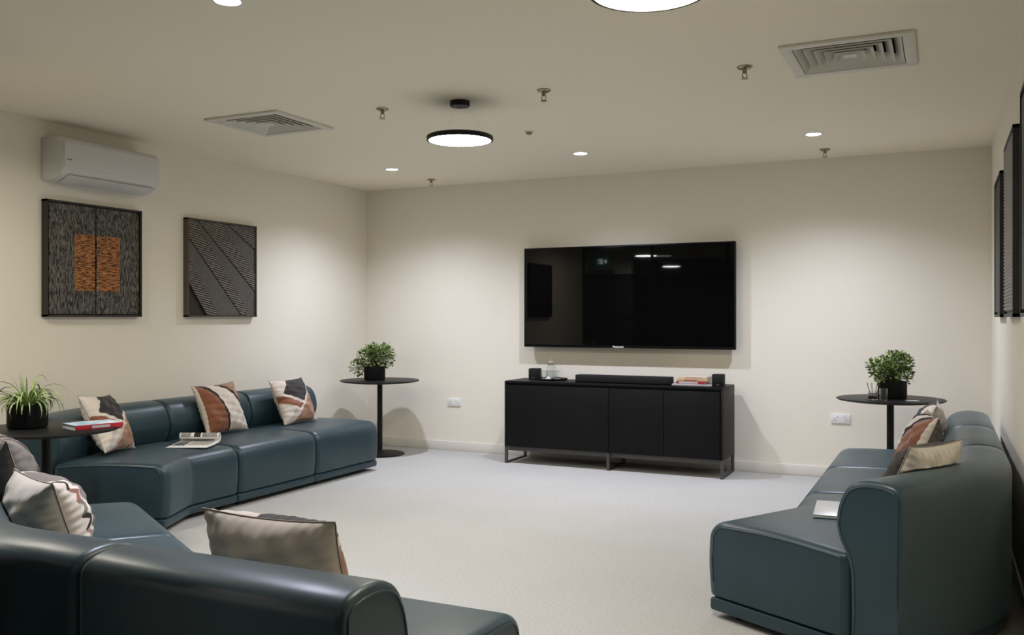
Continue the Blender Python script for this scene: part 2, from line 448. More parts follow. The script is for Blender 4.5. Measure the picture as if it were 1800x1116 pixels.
SOFA_GROUP = 'teal leather modular sofa units'
def sofa_module(label, origin, tdir, ndir, L1, theta=0.0, L2=0.0, gap=.006):
    f0, tot, bend = path(origin, tdir, ndir, L1, theta, L2)
    c = f0(tot / 2, .46)
    t = thing('sofa_module', label, 'sofa', (c.x, c.y, 0), 0, SOFA_GROUP)
    off = Vector((c.x, c.y))
    f = lambda s, d: f0(s, d) - off
    def sts(r): return [(gap + s * (tot - 2 * gap) / tot, d) for s, d in stations(tot, bend, r)]
    bm = bmesh.new(); caps = loft(bm, f, SEAT, sts(.04)); seat = obj('seat', bm, 'leather', t, 60)
    for cp in caps:
        pm = bmesh.new(); tube(pm, [p for p in cp if p.z > .12], .0035, 6); obj('piping', pm, 'leather', seat, 180)
    bm = bmesh.new(); caps = loft(bm, f, BACK, sts(.022)); back = obj('backrest', bm, 'leather', t, 60)
    for cp in caps:
        pm = bmesh.new(); tube(pm, cp, .0035, 6, closed=True); obj('piping', pm, 'leather', back, 180)
    bm = bmesh.new(); loft(bm, f, PLINTH, sts(.012)); obj('plinth', bm, 'leather', t, 60)
    for s, d in ((.09, .10), (tot - .09, .10), (.09, .80), (tot - .09, .80)):
        p = f(s, d); fm = bmesh.new(); lathe(fm, [(0, 0), (.022, 0), (.026, .031), (0, .031)], 16, (p.x, p.y)); obj('foot', fm, 'foot', t)
    return t, f0

# left sofa along the left wall, the near unit turned into the room
LW, LR = .845, -5.28
sofa_module('teal leather straight sofa unit farthest along the left wall, next to the round table', (LR, 6.485), (0, -1), (1, 0), LW)
sofa_module('teal leather straight sofa unit in the middle of the left sofa', (LR, 6.485 - LW), (0, -1), (1, 0), LW)
sofa_module('teal leather angled sofa unit under the magazine, near end of the left sofa', (LR, 6.485 - 2 * LW), (0, -1), (1, 0), .42, radians(24), .37)
# right sofa along the right wall
RR = .262
sofa_module('teal leather straight sofa unit farthest along the right wall, beside the round table', (RR, 6.54), (0, -1), (-1, 0), .87)
sofa_module('teal leather straight sofa unit in the middle of the right sofa, behind the silver laptop', (RR, 5.67), (0, -1), (-1, 0), .87)
sofa_module('teal leather angled sofa unit carrying the silver laptop, near end of the right sofa', (RR, 4.80), (0, -1), (-1, 0), .334, radians(29), .557)
# front sofa with its back to the camera
FB = 1.58
sofa_module('teal leather straight sofa unit at the bottom, right end of the front sofa', (-1.15, FB), (-1, 0), (0, 1), .825)
_, fA = sofa_module('teal leather angled sofa unit in the front sofa, left of the centre seam', (-1.975, FB), (-1, 0), (0, 1), .36, radians(31), .53)
tA = Vector((-cos(radians(31)), sin(radians(31)))); nA = Vector((sin(radians(31)), cos(radians(31))))
eA = fA(.36 + .1 * radians(31) + .53, 0)
sofa_module('teal leather straight sofa unit with pale lit seat, far left end of the front sofa', (eA.x, eA.y), tA, nA, .80)

# ------------------------------------------------------------------ cushions
from mathutils.bvhtree import BVHTree
SOFA_BVH = []
bpy.context.view_layer.update()
for o_ in [o for o in bpy.data.objects if o.type == 'MESH' and o.name.split('.')[0] in ('seat', 'backrest')]:
    mw = o_.matrix_world
    SOFA_BVH.append(BVHTree.FromPolygons([mw @ v.co for v in o_.data.vertices], [tuple(p.vertices) for p in o_.data.polygons]))
def settle(p, gap=.007):
    """a soft point pressed into a sofa gives way to its surface"""
    for _ in range(2):
        for t in SOFA_BVH:
            hit = t.find_nearest(p, .16)
            if hit[0] is None: continue
            d = (p - hit[0]).dot(hit[1])
            if d < gap * .9:
                if d < 0 or hit[3] < gap: p = hit[0] + hit[1] * gap
    return p
def pat_diamond(s, q):
    w = ((s - 1) * .64 + (q - .18) * .62) / .89
    if abs(w) < .028: return 4
    if w > 0: return 0 if s + q > 1.82 else 3
    e = (-(s - .11) * .24 + (q - .36) * .49) / .546
    if e < 0:
        side = (s - .41) * (.36) - (q - 0) * (-.30)
        return 0 if side < 0 else 1
    if e < .06: return 0
    if e < .20: return 2
    return 0
def pat_arc(s, q):
    if s < .045: return 0
    e = sqrt((s / .46) ** 2 + ((1 - q) / 1.0) ** 2)
    if e < 1: return 2
    if e < 1.10: return 5
    g = sqrt((s / .98) ** 2 + ((1 - q) / 1.10) ** 2)
    if g < 1: return 0
    if g < 1.06: return 5
    return 3
def pat_chevron(s, q):
    e = min(s, 1 - s); k = e + abs(((q * 6) % 1) - .5) * .16
    if k < .14: return 0
    if k < .205: return (5, 2, 6)[int(q * 6) % 3]
    if k < .26: return 0
    return 6
CM = ['linen', 'charcoal', 'rust', 'tan', 'whitestrip', 'darkband', 'taupe']

def cushion(label, bottom, yaw, lean, size=.43, thick=.075, roll=0.0, pattern=pat_diamond, mirror=False, seed=1, h=None, back=0):
    """bottom: mid point of the lower edge; yaw: azimuth of the front normal; lean: backward tilt"""
    N = 84; h = h or size
    up = Vector((0, 0, 1)); n0 = Vector((cos(yaw), sin(yaw), 0)); r0 = up.cross(n0)   # r0 = right as seen from the front
    v = up * cos(lean) - n0 * sin(lean); n = n0 * cos(lean) + up * sin(lean)
    R = Matrix.Rotation(roll, 3, n); r1 = R @ r0; v1 = R @ v
    t = thing('cushion', label, 'cushion', tuple(bottom), 0, 'patchwork scatter cushions on the sofas')
    bm = bmesh.new()
    rnd = random.Random(seed); ph = [rnd.uniform(0, 6.28) for _ in range(6)]
    def pos(a, b, side):
        # a, b in -1..1
        pa = 1 - .075 * (1 - b * b) * abs(a) ** 2; pb = 1 - .075 * (1 - a * a) * abs(b) ** 2
        x = a * pa * size / 2; y = b * pb * h / 2
        th = thick * ((1 - abs(a) ** 2.4) * (1 - abs(b) ** 2.4)) ** .6
        rip = .0035 * sin(9 * a + 7 * b + ph[0]) + .003 * sin(15 * a - 11 * b + ph[1]) + .002 * sin(23 * b + 5 * a + ph[2])
        edge = (1 - max(abs(a), abs(b)) ** 6)
        # puckers along the seam
        pk = .004 * sin(34 * (a if abs(b) > abs(a) else b) + ph[3]) * max(abs(a), abs(b)) ** 8
        th = th + (rip * edge + pk) * (1 if th > .004 else 0)
        y0 = y + h / 2
        sag = 1.0
        p = r1 * x + v1 * y0 * sag + n * (th if side else -th)
        return p
    for side in (1, 0):
        grid = [[bm.verts.new(pos(-1 + 2 * i / N, -1 + 2 * j / N, side)) for i in range(N + 1)] for j in range(N + 1)]
        for j in range(N):
            for i in range(N):
                q4 = (grid[j][i], grid[j][i + 1], grid[j + 1][i + 1], grid[j + 1][i])
                fc = bm.faces.new(q4 if side else q4[::-1])
                if side:
                    s, q = (i + .5) / N, 1 - (j + .5) / N
                    if mirror: s = 1 - s
                    fc.material_index = pattern(s, q)
                else: fc.material_index = back
    bmesh.ops.remove_doubles(bm, verts=bm.verts, dist=1e-5)
    zmin = min(v_.co.z for v_ in bm.verts)
    base_ = Vector(bottom)
    for v_ in bm.verts:
        v_.co.z -= min(zmin, 0)
        v_.co = settle(v_.co + base_) - base_
    body = obj('cover', bm, CM, t, 180)
    pm = bmesh.new(); loop = []
    K = 24
    for a0, b0, a1, b1 in ((-1, -1, 1, -1), (1, -1, 1, 1), (1, 1, -1, 1), (-1, 1, -1, -1)):
        for k in range(K):
            w = k / K; loop.append(settle(pos(a0 + (a1 - a0) * w, b0 + (b1 - b0) * w, 1) - Vector((0, 0, min(zmin, 0))) + base_, .0085) - base_)
    tube(pm, loop, .0024, 6, closed=True); obj('piping', pm, 'seam', t, 180)
    return t

ZS = .428
cushion('patchwork cushion with charcoal block and white diagonal strip, far end of left sofa', (-4.80, 6.00, ZS), 0, radians(25), .42, .085, seed=3, h=.395)
cushion('cushion with rust and cream arcs in the middle of the left sofa', (-4.865, 5.225, ZS), radians(-6), radians(24), .40, .085, seed=5, pattern=pat_arc, roll=radians(2), h=.395)
cushion('patchwork cushion half hidden by the round tabletop with the red book', (-4.80, 4.18, ZS), radians(24), radians(28), .40, .09, seed=8, roll=radians(-4), h=.40)
cushion('cream backed cushion standing alone behind the backrest of the front sofa', (-1.645, 2.03, ZS), radians(92), radians(20), .44, .11, seed=11, pattern=pat_diamond, mirror=True, h=.365)
cushion('cream cushion with zigzag edge leaning at the left of the front sofa', (-2.905, 2.27, ZS), radians(70), radians(18), .43, .13, seed=13, pattern=pat_chevron, h=.322)
cushion('grey taupe cushion cut by the left edge of the photo, behind the zigzag cushion', (-3.57, 2.62, ZS), radians(62), radians(16), .43, .095, seed=17, pattern=lambda s, q: 1 if .30 < min(s, 1 - s) < .42 else 6, back=6, h=.385)
cushion('cream backed cushion nearest the camera on the right sofa, dark front', (-.19, 4.13, ZS), radians(152), radians(27), .41, .10, seed=19, pattern=lambda s, q: 0 if q > .93 else 1, back=0)
cushion('rust arc cushion in the middle of the three on the right sofa', (-.20, 5.22, ZS), radians(188), radians(22), .42, .09, seed=23, pattern=lambda s, q: pat_arc(s * .78, q), back=6, mirror=True, h=.395)
cushion('cream and grey cushion farthest along the right sofa, behind the rust cushion', (-.17, 5.98, ZS), radians(180), radians(20), .42, .09, seed=29, pattern=pat_diamond, mirror=True, h=.385)

# ------------------------------------------------------------------ round tables
def round_table(loc, label):
    t = thing('side_table', label, 'table', (*loc, 0), 0, 'round black pedestal tables')
    bm = lathe(bmesh.new(), [(0, .683), (.30, .683), (.362, .692), (.375, .699), (.374, .705), (.370, .7065), (0, .7065)], 72); obj('tabletop', bm, 'tabletop', t)
    bm = lathe(bmesh.new(), [(0, .018), (.027, .018), (.025, .04), (.025, .683), (0, .683)], 28); obj('column', bm, 'black', t)
    bm = lathe(bmesh.new(), [(0, 0), (.232, 0), (.236, .006), (.225, .012), (.10, .018), (.04, .026), (.03, .04), (0, .04)], 56); obj('base', bm, 'black', t)
    return t
TL, TBL, TR = (-4.35, 3.30), (-4.848, 7.225), (-.358, 7.187)
round_table(TBL, 'round black pedestal table in the back left corner under a bushy plant')
round_table(TL, 'round black pedestal table at the left edge carrying a spider plant and book')
round_table(TR, 'round black pedestal table in the back right corner behind the right sofa')
ZT = .7065

# ------------------------------------------------------------------ plants
def pot(t):
    bm = lathe(bmesh.new(), [(0, 0), (.088, 0), (.097, .005), (.100, .014), (.100, .126), (.097, .128), (.094, .126), (.094, .105), (0, .105)], 48); obj('planter', bm, 'pot', t)
    bm = lathe(bmesh.new(), [(.0935, .1055), (.05, .109), (0, .111)], 24); obj('soil', bm, 'soil', t)

def leaf(bm, p, d, n, L, W, mi):
    d = d.normalized(); s = d.cross(n)
    if s.length < 1e-3: s = d.cross(Vector((1, 0, 0)))
    s.normalize(); n = s.cross(d)
    a = bm.verts.new(p); b = bm.verts.new(p + d * L * .5 + s * W + n * L * .06); c = bm.verts.new(p + d * L); e = bm.verts.new(p + d * L * .5 - s * W + n * L * .06)
    m_ = bm.verts.new(p + d * L * .5)
    for f in ((a, m_, b), (m_, c, b), (a, e, m_), (e, c, m_)): bm.faces.new(f).material_index = mi

def bushy(loc, label, lobes, seed, rz=0.0, n=520):
    t = thing('potted_plant', label, 'plant', (*loc, ZT), rz)
    pot(t); rnd = random.Random(seed)
    sm = bmesh.new(); lm = bmesh.new(); tot = sum(l[3] ** 3 for l in lobes)
    for cx, cy, cz, r in lobes:
        c = Vector((cx, cy, cz)); k = max(5, int(46 * r ** 3 / tot) + 4)
        for i in range(k):
            d = Vector((rnd.gauss(0, 1), rnd.gauss(0, 1), rnd.gauss(0, 1))).normalized() * r * rnd.uniform(.35, .9)
            b0 = Vector((rnd.uniform(-.05, .05), rnd.uniform(-.05, .05), .108)); e = c + d
            mid = (b0 + e) / 2 + Vector((0, 0, .03))
            tube(sm, [b0, mid, e], .0016, 5)
        for i in range(int(n * r ** 2 / sum(l[3] ** 2 for l in lobes))):
            d = Vector((rnd.gauss(0, 1), rnd.gauss(0, 1), rnd.gauss(0, 1))).normalized()
            p = c + d * r * rnd.uniform(.45, 1.02) ** .8
            if p.z < .115 and (p.x ** 2 + p.y ** 2) < .105 ** 2: p.z = .12 + rnd.random() * .03
            dd = (d + Vector((rnd.uniform(-.9, .9), rnd.uniform(-.9, .9), rnd.uniform(-.3, .9))))
            nn = Vector((rnd.uniform(-.6, .6), rnd.uniform(-.6, .6), 1))
            leaf(lm, p, dd, nn, rnd.uniform(.024, .040), rnd.uniform(.008, .0135), rnd.choice((0, 0, 1, 1, 2, 2)))
    obj('stems', sm, 'stem', t, 180)
    obj('foliage', lm, ['leaf_dark', 'leaf_mid', 'leaf_light'], t, None)
    return t
# lobes in the plant's own frame turned to the camera's right/forward directions
bushy((-4.890, 7.20), 'bushy small leaved plant in black pot on the back left table', [(.02, 0, .22, .10), (.10, .02, .21, .09), (-.07, 0, .20, .10), (-.15, -.02, .13, .075), (.0, .02, .26, .08), (.10, 0, .275, .065), (-.05, .0, .27, .06)], 4, ALPHA, 1500)
bushy((-.345, 7.19), 'bushy small leaved plant in black pot on the back right table', [(.0, 0, .20, .095), (.07, .01, .23, .085), (-.08, 0, .21, .085), (-.13, 0, .235, .05), (.09, 0, .17, .06), (.06, .02, .285, .06), (-.01, 0, .275, .06), (-.07, 0, .155, .06)], 9, ALPHA, 1150)

def spider(loc, label, seed):
    t = thing('spider_plant', label, 'plant', (*loc, ZT), ALPHA)
    pot(t); rnd = random.Random(seed); lm = bmesh.new()
    for i in range(92):
        az = rnd.uniform(0, 2 * pi); L = rnd.uniform(.16, .34); e0 = rnd.uniform(.55, 1.45)
        if i < 10: e0 = rnd.uniform(1.40, 1.56); L = rnd.uniform(.12, .20)
        if i > 60: L = rnd.uniform(.09, .18); e0 = rnd.uniform(.25, .9)
        droop = rnd.uniform(2.6, 4.4) if i >= 10 else rnd.uniform(.1, .6)
        w = rnd.uniform(.0045, .0075); p = Vector((cos(az) * .02, sin(az) * .02, .112)); e = e0; K = 9
        h = Vector((cos(az), sin(az), 0)); s = Vector((-sin(az), cos(az), 0)); prev = None
        for k in range(K + 1):
            q = k / K; ww = w * (1 - q ** 3) * (.55 + .45 * min(1, q * 5))
            row = [lm.verts.new(p + s * (-ww) + Vector((0, 0, ww * .5))), lm.verts.new(p + s * (-ww * .38)), lm.verts.new(p + s * (ww * .38)), lm.verts.new(p + s * ww + Vector((0, 0, ww * .5)))]
            if prev:
                for c in range(3): lm.faces.new((prev[c], prev[c + 1], row[c + 1], row[c])).material_index = 1 if c == 1 else 0
            prev = row
            st = L / K; p = p + (h * cos(e) + Vector((0, 0, sin(e)))) * st; e -= droop / K * (.4 + 1.2 * q)
            if p.z < .004: p.z = .004
            if p.z < .130 and (p.x ** 2 + p.y ** 2) ** .5 < .11 and q > .3: p.z = max(p.z, .131) if (p.x ** 2 + p.y ** 2) ** .5 < .103 else p.z
    obj('foliage', lm, ['leaf_mid', 'leaf_light'], t, None)
    return t
spider((-4.455, 3.27), 'spider plant with arching striped leaves in black pot at the left edge', 12)

# ------------------------------------------------------------------ books, magazine, laptop
def book(label, loc, rz, w, d, h, cover, spine, pages='page_edge', group=None, marks=(), cover_marks=()):
    """spine along local -y side, width w (x), depth d (y)"""
    t = thing('book', label, 'book', loc, rz, group)
    obj('pages', box(bmesh.new(), -w / 2 + .004, w / 2 - .004, -d / 2 + .002, d / 2 - .004, .002, h - .002), pages, t)
    bm = bmesh.new(); box(bm, -w / 2, w / 2, -d / 2, d / 2, 0, .0022); box(bm, -w / 2, w / 2, -d / 2, d / 2, h - .0022, h); obj('cover', bm, cover, t)
    sp = obj('spine', box(bmesh.new(), -w / 2, w / 2, -d / 2 - .0025, -d / 2 + .001, 0, h, .001), spine, t)
    for x0, x1, z0, z1, m_ in marks:
        obj('lettering', box(bmesh.new(), x0, x1, -d / 2 - .0035, -d / 2 - .0022, z0, z1), m_, sp)
    return t
def letters(w0, w1, n, z0, z1, m_, seed):
    rnd = random.Random(seed); out = []; x = w0
    while x < w1:
        k = rnd.uniform(.55, 1.0) * (w1 - w0) / n; out.append((x, min(x + k * .72, w1), z0, z1, m_)); x += k
    return out
_v = Vector((-4.06, 3.51)) - Vector((-4.097, 3.265))
book('book with red spine and blue white cover on the left table beside the spider plant', (-4.155, 3.435, ZT), radians(72), .25, .18, .026, 'blue', 'red', marks=[(-.04, .055, .006, .020, 'lilac_book')])
zc = .735
bx, by = -1.885, 7.50
book('wide pale lilac book at the bottom of the stack on the cabinet', (bx, by, zc), radians(2), .33, .26, .014, 'lilac_book', 'lilac_book', group=None)
book('red spined book in the middle of the stack on the cabinet', (bx - .005, by - .005, zc + .0142), radians(-3), .25, .20, .022, 'maroon', 'maroon', marks=[(-.10, .06, .004, .018, 'lilac_book'), (.065, .115, .003, .019, 'red')])
book('tan spined book second from the top of the cabinet stack', (bx + .0, by - .003, zc + .0364), radians(1), .255, .19, .021, 'tan_book', 'tan_book', marks=letters(-.07, .04, 9, .006, .014, 'maroon', 3))
book('thin pale peach book on top of the cabinet stack', (bx + .005, by, zc + .0576), radians(-1), .235, .18, .015, 'pale_book', 'pale_book', marks=letters(-.06, .08, 11, .005, .010, 'maroon', 5))

# magazine: front page flat, the rest rolled back
t = thing('magazine', 'open magazine with rolled back pages on the left sofa seat', 'magazine', (-4.70, 4.456, .4295), radians(25.5))
bm = bmesh.new(); W = .275; prof = []
for k in range(11): prof.append((.27 * k / 10, .0015 + .006 * (k / 10) ** 2))
rr_ = .03
for k in range(1, 22):
    a = -pi / 2 + k / 21 * 1.75 * pi; r2 = rr_ * (1 - .35 * k / 21); prof.append((.275 + r2 * cos(a), .0385 + r2 * sin(a)))
NX = 24; rows = []
for y, z in prof: rows.append([bm.verts.new((W * i / NX, y, z)) for i in range(NX + 1)])
for j in range(len(rows) - 1):
    for i in range(NX):
        u = (i + .5) / NX; mi = 0
        if j < 10:
            v_ = j / 10
            if .05 < u < .32 and .22 < v_ < .95: mi = 2 if (v_ < .8 and ((i * 7 + j * 5) % 3)) else 1
            elif .38 < u < .93 and .35 < v_ < .95: mi = 3
        elif 14 < j < 28:
            mi = 1 if u < .3 else (2 if .36 < u < .56 else (0 if u < .6 else (1 if u < .95 else 0)))
            if u < .06: mi = 0
        bm.faces.new((rows[j][i], rows[j][i + 1], rows[j + 1][i + 1], rows[j + 1][i])).material_index = mi
pg = obj('page', bm, ['page', 'print_grey', 'print_black', 'print_tan'], t, 180)
sol = pg.modifiers.new('thickness', 'SOLIDIFY'); sol.thickness = .0028; sol.offset = -1 if False else 1
bm = bmesh.new()
for k in range(3): box(bm, .004 * k, W + .003 * k, .02 * k, .255, -.0002 - 0 * k, .0012)
obj('back_pages', bm, 'page', t)

t = thing('laptop', 'closed silver laptop on the seat of the near right sofa unit', 'laptop', (-.415, 4.30, .4275), radians(4))
obj('base', box(bmesh.new(), -.115, .115, -.165, .165, 0, .008, .003), 'steel', t)
obj('lid', box(bmesh.new(), -.115, .115, -.165, .165, .0088, .0145, .0025), 'steel', t)

# ------------------------------------------------------------------ cabinet
CX0, CX1, CY0, CY1 = -3.549, -1.600, 7.27, 7.70
t = thing('media_cabinet', 'long low black cabinet on bronze frame legs under the television', 'cabinet', ((CX0 + CX1) / 2, (CY0 + CY1) / 2, 0))
cx, cy = (CX0 + CX1) / 2, (CY0 + CY1) / 2; hw, hd = (CX1 - CX0) / 2, (CY1 - CY0) / 2
obj('top_panel', box(bmesh.new(), -hw, hw, -hd, hd, .717, .735, .0015), 'cab', t)
for s in (-1, 1):
    x = s * (hw - .009); obj('side_panel', box(bmesh.new(), x - .009, x + .009, -hd, hd, .150, .717, .001), 'cabside', t)
obj('carcass', box(bmesh.new(), -hw + .018, hw - .018, -hd + .025, hd, .150, .717), 'cab', t)
xm1, xm2 = -2.572 - cx, -2.092 - cx
def door(x0, x1): obj('door', box(bmesh.new(), x0 + .002, x1 - .002, -hd + .003, -hd + .0235, .155, .700, .0012), 'cab', t)
door(-hw + .019, xm1); door(xm1, xm2); door(xm2, hw - .026)
for x in (-hw + .012, -2.575 - cx, hw - .012):
    fr = bmesh.new(); w = .012
    for y in (-hd + .014, hd - .014): box(fr, x - w, x + w, y - w, y + w, 0, .150)
    box(fr, x - w, x + w, -hd + .014, hd - .014, 0, .016)
    obj('leg_frame', fr, 'bronze', t)
rl = bmesh.new(); box(rl, -hw + .024, hw - .024, -hd + .03, -hd + .05, .112, .150); obj('rail', rl, 'bronze', t)

# things on the cabinet
def speaker(loc, label):
    t = thing('speaker', label, 'speaker', loc, radians(3), 'pair of small black speakers')
    obj('housing', box(bmesh.new(), -.047, .047, -.047, .047, 0, .10, .006), 'speaker', t)
    obj('grille', box(bmesh.new(), -.042, .042, -.0495, -.0465, .022, .096, .0015), 'speaker', t)
    obj('badge', box(bmesh.new(), -.011, .011, -.0485, -.0472, .012, .016), 'print_grey', t)
speaker((-3.385, 7.57, zc), 'small black cube speaker on the left end of the cabinet')
speaker((-1.675, 7.44, zc), 'small black cube speaker on the right end of the cabinet beside books')
t = thing('soundbar', 'long flat black soundbar lying on the cabinet top', 'soundbar', (-2.485, 7.42, zc))
obj('housing', box(bmesh.new(), -.425, .425, -.055, .055, .004, .066, .006), 'speaker', t)
obj('grille', box(bmesh.new(), -.418, .418, -.058, -.054, .008, .060, .002), 'speaker', t)
for s in (-1, 1): obj('foot', box(bmesh.new(), s * .4 - .03, s * .4 + .03, -.04, .04, 0, .0045), 'foot', t)

t = thing('tray', 'round black serving tray on the cabinet under carafe and glasses', 'tray', (-3.215, 7.56, zc))
obj('dish', lathe(bmesh.new(), [(0, 0), (.125, 0), (.142, .004), (.146, .015), (.143, .015), (.138, .008), (0, .006)], 48), 'black', t)
TX, TY, TZ = -3.215, 7.56, zc + .0065
t = thing('carafe', 'clear glass carafe with stopper on the round tray', 'carafe', (TX - .03, TY + .055, TZ))
obj('bottle', lathe(bmesh.new(), [(0, 0), (.043, 0), (.046, .004), (.046, .095), (.040, .115), (.032, .125), (.034, .140), (.042, .150), (.040, .150), (.031, .140), (.029, .126), (.037, .113), (.043, .094), (.043, .008), (0, .006)], 32), 'glass', t)
obj('water', lathe(bmesh.new(), [(0, .0075), (.0425, .0085), (.0425, .070), (0, .070)], 28), 'water', t)
st = obj('stopper', lathe(bmesh.new(), [(0, .122), (.026, .122), (.034, .142), (.035, .150), (.026, .158), (.006, .163), (.005, .175), (.007, .18), (.0065, .232), (0, .235)], 24), 'glass', t)
def tumbler(x, y, label):
    t = thing('drinking_glass', label, 'glass', (x, y, TZ), 0, 'tumblers on the tray')
    obj('cup', lathe(bmesh.new(), [(0, 0), (.030, 0), (.033, .003), (.035, .075), (.0335, .075), (.031, .007), (0, .006)], 28), 'glass', t)
    rm = bmesh.new(); tube(rm, [(.0343 * cos(2 * pi * k / 28), .0343 * sin(2 * pi * k / 28), .0755) for k in range(28)], .0009, 5, closed=True); obj('rim', rm, 'glass', t)
tumbler(TX - .055, TY - .045, 'left clear tumbler on the round tray in front of the carafe')
tumbler(TX + .055, TY - .01, 'right clear tumbler on the round tray beside the carafe')
t = thing('seashell', 'small pale shell lying at the front of the tray', 'shell', (TX + .01, TY - .10, TZ))
bm = bmesh.new(); lathe(bm, [(0, 0), (.022, 0), (.026, .006), (.020, .016), (.010, .024), (0, .027)], 20)
for v in bm.verts: v.co.z *= 1 + .15 * cos(5 * atan2(v.co.y, v.co.x)); v.co.y *= .7
obj('shell', bm, 'pearl', t, 180)

# right table: reed glass, small cards
rt = (-.50, 7.06)
t = thing('reed_diffuser', 'small glass reed diffuser beside the plant on the right table', 'diffuser', (-.462, 6.975, ZT), 0)
obj('jar', lathe(bmesh.new(), [(0, 0), (.033, 0), (.036, .003), (.036, .066), (.034, .066), (.033, .008), (0, .007)], 28), 'glass', t)
obj('oil', lathe(bmesh.new(), [(0, .0085), (.0315, .0085), (.0315, .035), (0, .035)], 24), 'darkglass', t)
for k in range(7):
    a = k * .9; rm = bmesh.new(); tube(rm, [(.01 * cos(a), .01 * sin(a), .012), (.045 * cos(a), .045 * sin(a), .125)], .0014, 6); obj('reed', rm, 'stem', t)
t = thing('drinking_glass', 'clear empty tumbler next to the reed diffuser on the right table', 'glass', (-.392, 6.975, ZT))
obj('cup', lathe(bmesh.new(), [(0, 0), (.024, 0), (.027, .003), (.028, .088), (.0265, .088), (.025, .007), (0, .006)], 28), 'glass', t)
t = thing('card', 'small silver card lying on the right table in front of the plant', 'card', (-.205, 7.02, ZT), radians(20))
obj('sheet', box(bmesh.new(), -.04, .04, -.03, .03, 0, .004, .001), 'steel', t)

# ------------------------------------------------------------------ television
t = thing('television', 'large black wall mounted flat television above the cabinet', 'television', (-2.555, YB, 1.485))
hx, hz = .975, .457
obj('bezel', box(bmesh.new(), -hx, hx, -.105, -.065, -hz, hz, .004), 'tvframe', t)
obj('rear_shell', box(bmesh.new(), -hx + .06, hx - .06, -.066, -.035, -hz + .05, hz - .05, .01), 'tvframe', t)
obj('wall_mount', box(bmesh.new(), -.30, .30, -.036, 0, -.2, .2), 'black', t)
obj('screen', box(bmesh.new(), -hx + .012, hx - .012, -.1068, -.1045, -hz + .024, hz - .012), 'screen', t)
cu = bpy.data.curves.new('logo', 'FONT'); cu.body = 'Panasonic'; cu.size = .026; cu.extrude = .0006; cu.align_x = 'CENTER'; cu.offset = .0006
tmp = bpy.data.objects.new('logo_curve', cu); COL.objects.link(tmp)
bpy.context.view_layer.update()
me = bpy.data.meshes.new_from_object(tmp.evaluated_get(bpy.context.evaluated_depsgraph_get()))
bpy.data.objects.remove(tmp)
me.materials.clear(); me.materials.append(M['white_mark']); me.name = 'logo'
lo = link('logo', me, t); lo.rotation_euler = (pi / 2, 0, 0); lo.location = (-.055, -.1058, -hz + .0035)

# ------------------------------------------------------------------ sockets
def socket(x, z, label):
    t = thing('wall_socket', label, 'socket', (x, YB, z), 0, 'white double wall sockets')
    obj('plate', box(bmesh.new(), -.074, .074, -.011, 0, -.038, .038, .003), 'white_plastic', t)
    for s in (-1, 1):
        o = obj('switch', box(bmesh.new(), s * .025 - .007, s * .025 + .007, -.0145, -.0105, .012, .028, .001), 'white_plastic', t)
        hm = bmesh.new()
        for dx, dz, w, h in ((0, -.002, .0025, .005), (-.011, -.016, .004, .0022), (.011, -.016, .004, .0022)):
            box(hm, s * .045 + dx - w, s * .045 + dx + w, -.0114, -.0108, dz - h, dz + h)
        obj('pin_holes', hm, 'grey_mark', t)
socket(-4.33, .473, 'white double socket low on the back wall right of the back left table')
socket(-.757, .482, 'white double socket low on the back wall between cabinet and right table')

# ------------------------------------------------------------------ air conditioner
t = thing('air_conditioner', 'white split air conditioner high on the left wall above the art', 'air conditioner', (XL, 4.43, 2.20))
P_ = [(0, .0), (.05, -.004), (.13, .004), (.185, .03), (.208, .065), (.214, .10), (.212, .20), (.205, .25), (.19, .272), (.16, .283), (0, .285)]
def extr(bm, prof, y0, y1, r=.012):
    rings = []
    for y, ins in ((y0, r), (y0 + r * .3, r * .3), (y0 + r, 0), (y1 - r, 0), (y1 - r * .3, r * .3), (y1, r)):
        pr = offset_poly(prof, ins) if ins else prof
        rings.append([bm.verts.new((max(0, d), y, z)) for d, z in pr])
    n = len(prof)
    for A, B in zip(rings, rings[1:]):
        for k in range(n): bm.faces.new((A[k], A[(k + 1) % n], B[(k + 1) % n], B[k]))
    bm.faces.new(rings[0]); bm.faces.new(rings[-1])
extr_bm = bmesh.new(); extr(extr_bm, P_, -.40, .40); obj('housing', extr_bm, 'ac', t, 40)
fb = bmesh.new(); box(fb, .2125, .2165, -.392, .392, .085, .245, .002); obj('front_panel', fb, 'ac', t)
fb = bmesh.new(); box(fb, -.055, .055, -.35, .35, -.003, .003, .001)
bmesh.ops.transform(fb, matrix=Matrix.Translation((.155, 0, .006)) @ Matrix.Rotation(radians(-24), 4, 'Y'), verts=fb.verts); obj('louvre_flap', fb, 'ac', t)
obj('mounting_plate', box(bmesh.new(), 0, .012, -.36, .36, .03, .26), 'ac', t)
obj('badge', box(bmesh.new(), .2163, .2172, -.375, -.335, .128, .134), 'grey_mark', t)

